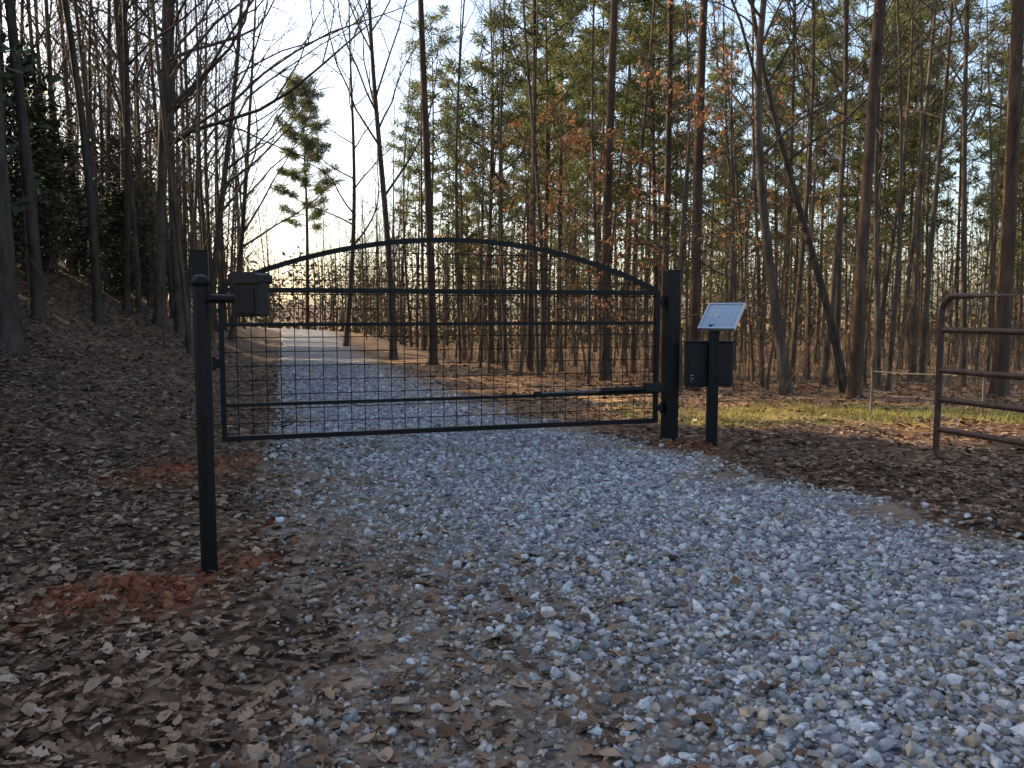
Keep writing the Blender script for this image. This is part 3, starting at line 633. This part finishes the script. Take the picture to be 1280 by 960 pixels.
# ---------------------------------------------------------------- brown tube gate at right
def raypt(px, py, Y):
    x = (px-640)/F; v = -(py-480)/F; k = Y/(cT+v*sT); return np.array([x*k, Y, EYE+(-sT+v*cT)*k])
a0 = raypt(1174,470,6.75)[:2]; a1 = raypt(1280,470,6.03)[:2]; tl = np.linalg.norm(a1-a0); ang2 = math.atan2(a1[1]-a0[1], a1[0]-a0[0]); TL = 3.6
e = empty('tube_gate', (a0[0],a0[1],0), ang2); tag(e, 'weathered brown tubular farm gate standing open at the right edge', 'gate')
zb, zt = .33, 1.625; rc = .13; r = .026
pth = [(TL,0,zt)]+[(x,0,zt) for x in np.linspace(TL*.8,rc,5)]
pth += [(rc-rc*math.sin(t),0,zt-rc+rc*math.cos(t)) for t in np.linspace(.2,math.pi/2,7)]
pth += [(0,0,z) for z in np.linspace(zt-rc-.1,zb+rc*.5+.1,5)]
pth += [(rc*.5-rc*.5*math.cos(t),0,zb+rc*.5-rc*.5*math.sin(t)) for t in np.linspace(0,math.pi/2,6)]
pth += [(x,0,zb) for x in np.linspace(.2,TL,6)]
pth += [(TL,0,z) for z in np.linspace(zb+.1,zt-.05,4)]
b = Buf(); b.tube(np.array(pth), r, 12); part('frame', b, M_rail, e)
for z in (1.355,1.03,.795,.55):
    b = Buf(); b.tube(np.array([(.02,0,z),(TL/2,0,z),(TL-.02,0,z)]), r*.92, 10); part('rail', b, M_rail, e)
for x in (1.25, 2.45):
    b = Buf(); b.box((x,-.03,(zb+zt)/2),(.05,.008,zt-zb)); part('brace', b, M_rail, e)
for z in (.6,1.4):
    b = Buf(); b.box((TL+.05,0,z),(.09,.03,.05)); part('hinge', b, M_rail, e)
pe = a0+np.array([math.cos(ang2),math.sin(ang2)])*(TL+.17)
e = empty('wooden_post', (pe[0],pe[1],Hf(*pe)-.05)); tag(e, 'round wooden post holding the brown tube gate beyond the right edge', 'post')
b = Buf(); b.tube(np.array([(0,0,-.2),(0,0,.9),(.01,0,1.75)]), [.085,.08,.078], 14, 0, True); part('shaft', b, M_wood, e)
# rope
p0 = raypt(1090,464,12.5); p1 = raypt(1230,467,12.3); tpts = np.linspace(0,1,9)
b = Buf(); b.tube(np.array([p0+(p1-p0)*t+np.array([0,0,-.03*math.sin(t*3.14)]) for t in tpts]), .008, 6)
e = part('rope', b, M_rope); tag(e, 'thin pale rope stretched between stakes left of the tube gate', 'rope')
for p, lab in ((p0,'thin brown stake holding the left end of the pale rope'),(p1,'thin brown stake holding the right end of the pale rope behind the tube gate')):
    zg = Hf(p[0],p[1]); b = Buf(); b.tube(np.array([(p[0],p[1],zg-.1),(p[0]+.01,p[1],(zg+p[2])/2),(p[0],p[1],p[2]+.05)]), [.022,.02,.014], 8, 0, True)
    tag(part('stake', b, M_wood), lab, 'stake')

# ---------------------------------------------------------------- light, sky, camera
AZ, EL = math.radians(-62), math.radians(25)
w = bpy.data.worlds.new('World'); bpy.context.scene.world = w; w.use_nodes = True; nt = w.node_tree
sk = nt.nodes.new('ShaderNodeTexSky'); sk.sky_type = 'NISHITA'; sk.sun_disc = False; sk.sun_elevation = EL; sk.sun_rotation = AZ % (2*math.pi); sk.dust_density = 3.0; sk.air_density = 1.0
nt.links.new(sk.outputs[0], nt.nodes['Background'].inputs['Color']); nt.nodes['Background'].inputs['Strength'].default_value = .42
sd = bpy.data.lights.new('sun', 'SUN'); sd.energy = 16; sd.angle = math.radians(.5); sd.color = (1,.79,.48)
so = bpy.data.objects.new('sun', sd); C.objects.link(so)
S = Vector((math.sin(AZ)*math.cos(EL), math.cos(AZ)*math.cos(EL), math.sin(EL)))
so.rotation_euler = (-S).to_track_quat('-Z','Y').to_euler(); so.location = (-20,20,20)
cd = bpy.data.cameras.new('camera'); cd.sensor_width = 36; cd.lens = 36*F/1280; cd.clip_start = .05; cd.clip_end = 1500
co = bpy.data.objects.new('camera', cd); C.objects.link(co); co.location = (0,0,EYE); co.rotation_euler = (math.pi/2-TH,0,0)
bpy.context.scene.camera = co
vs = bpy.context.scene.view_settings; vs.view_transform = 'Standard'; vs.look = 'None'; vs.exposure = 0; vs.gamma = 1
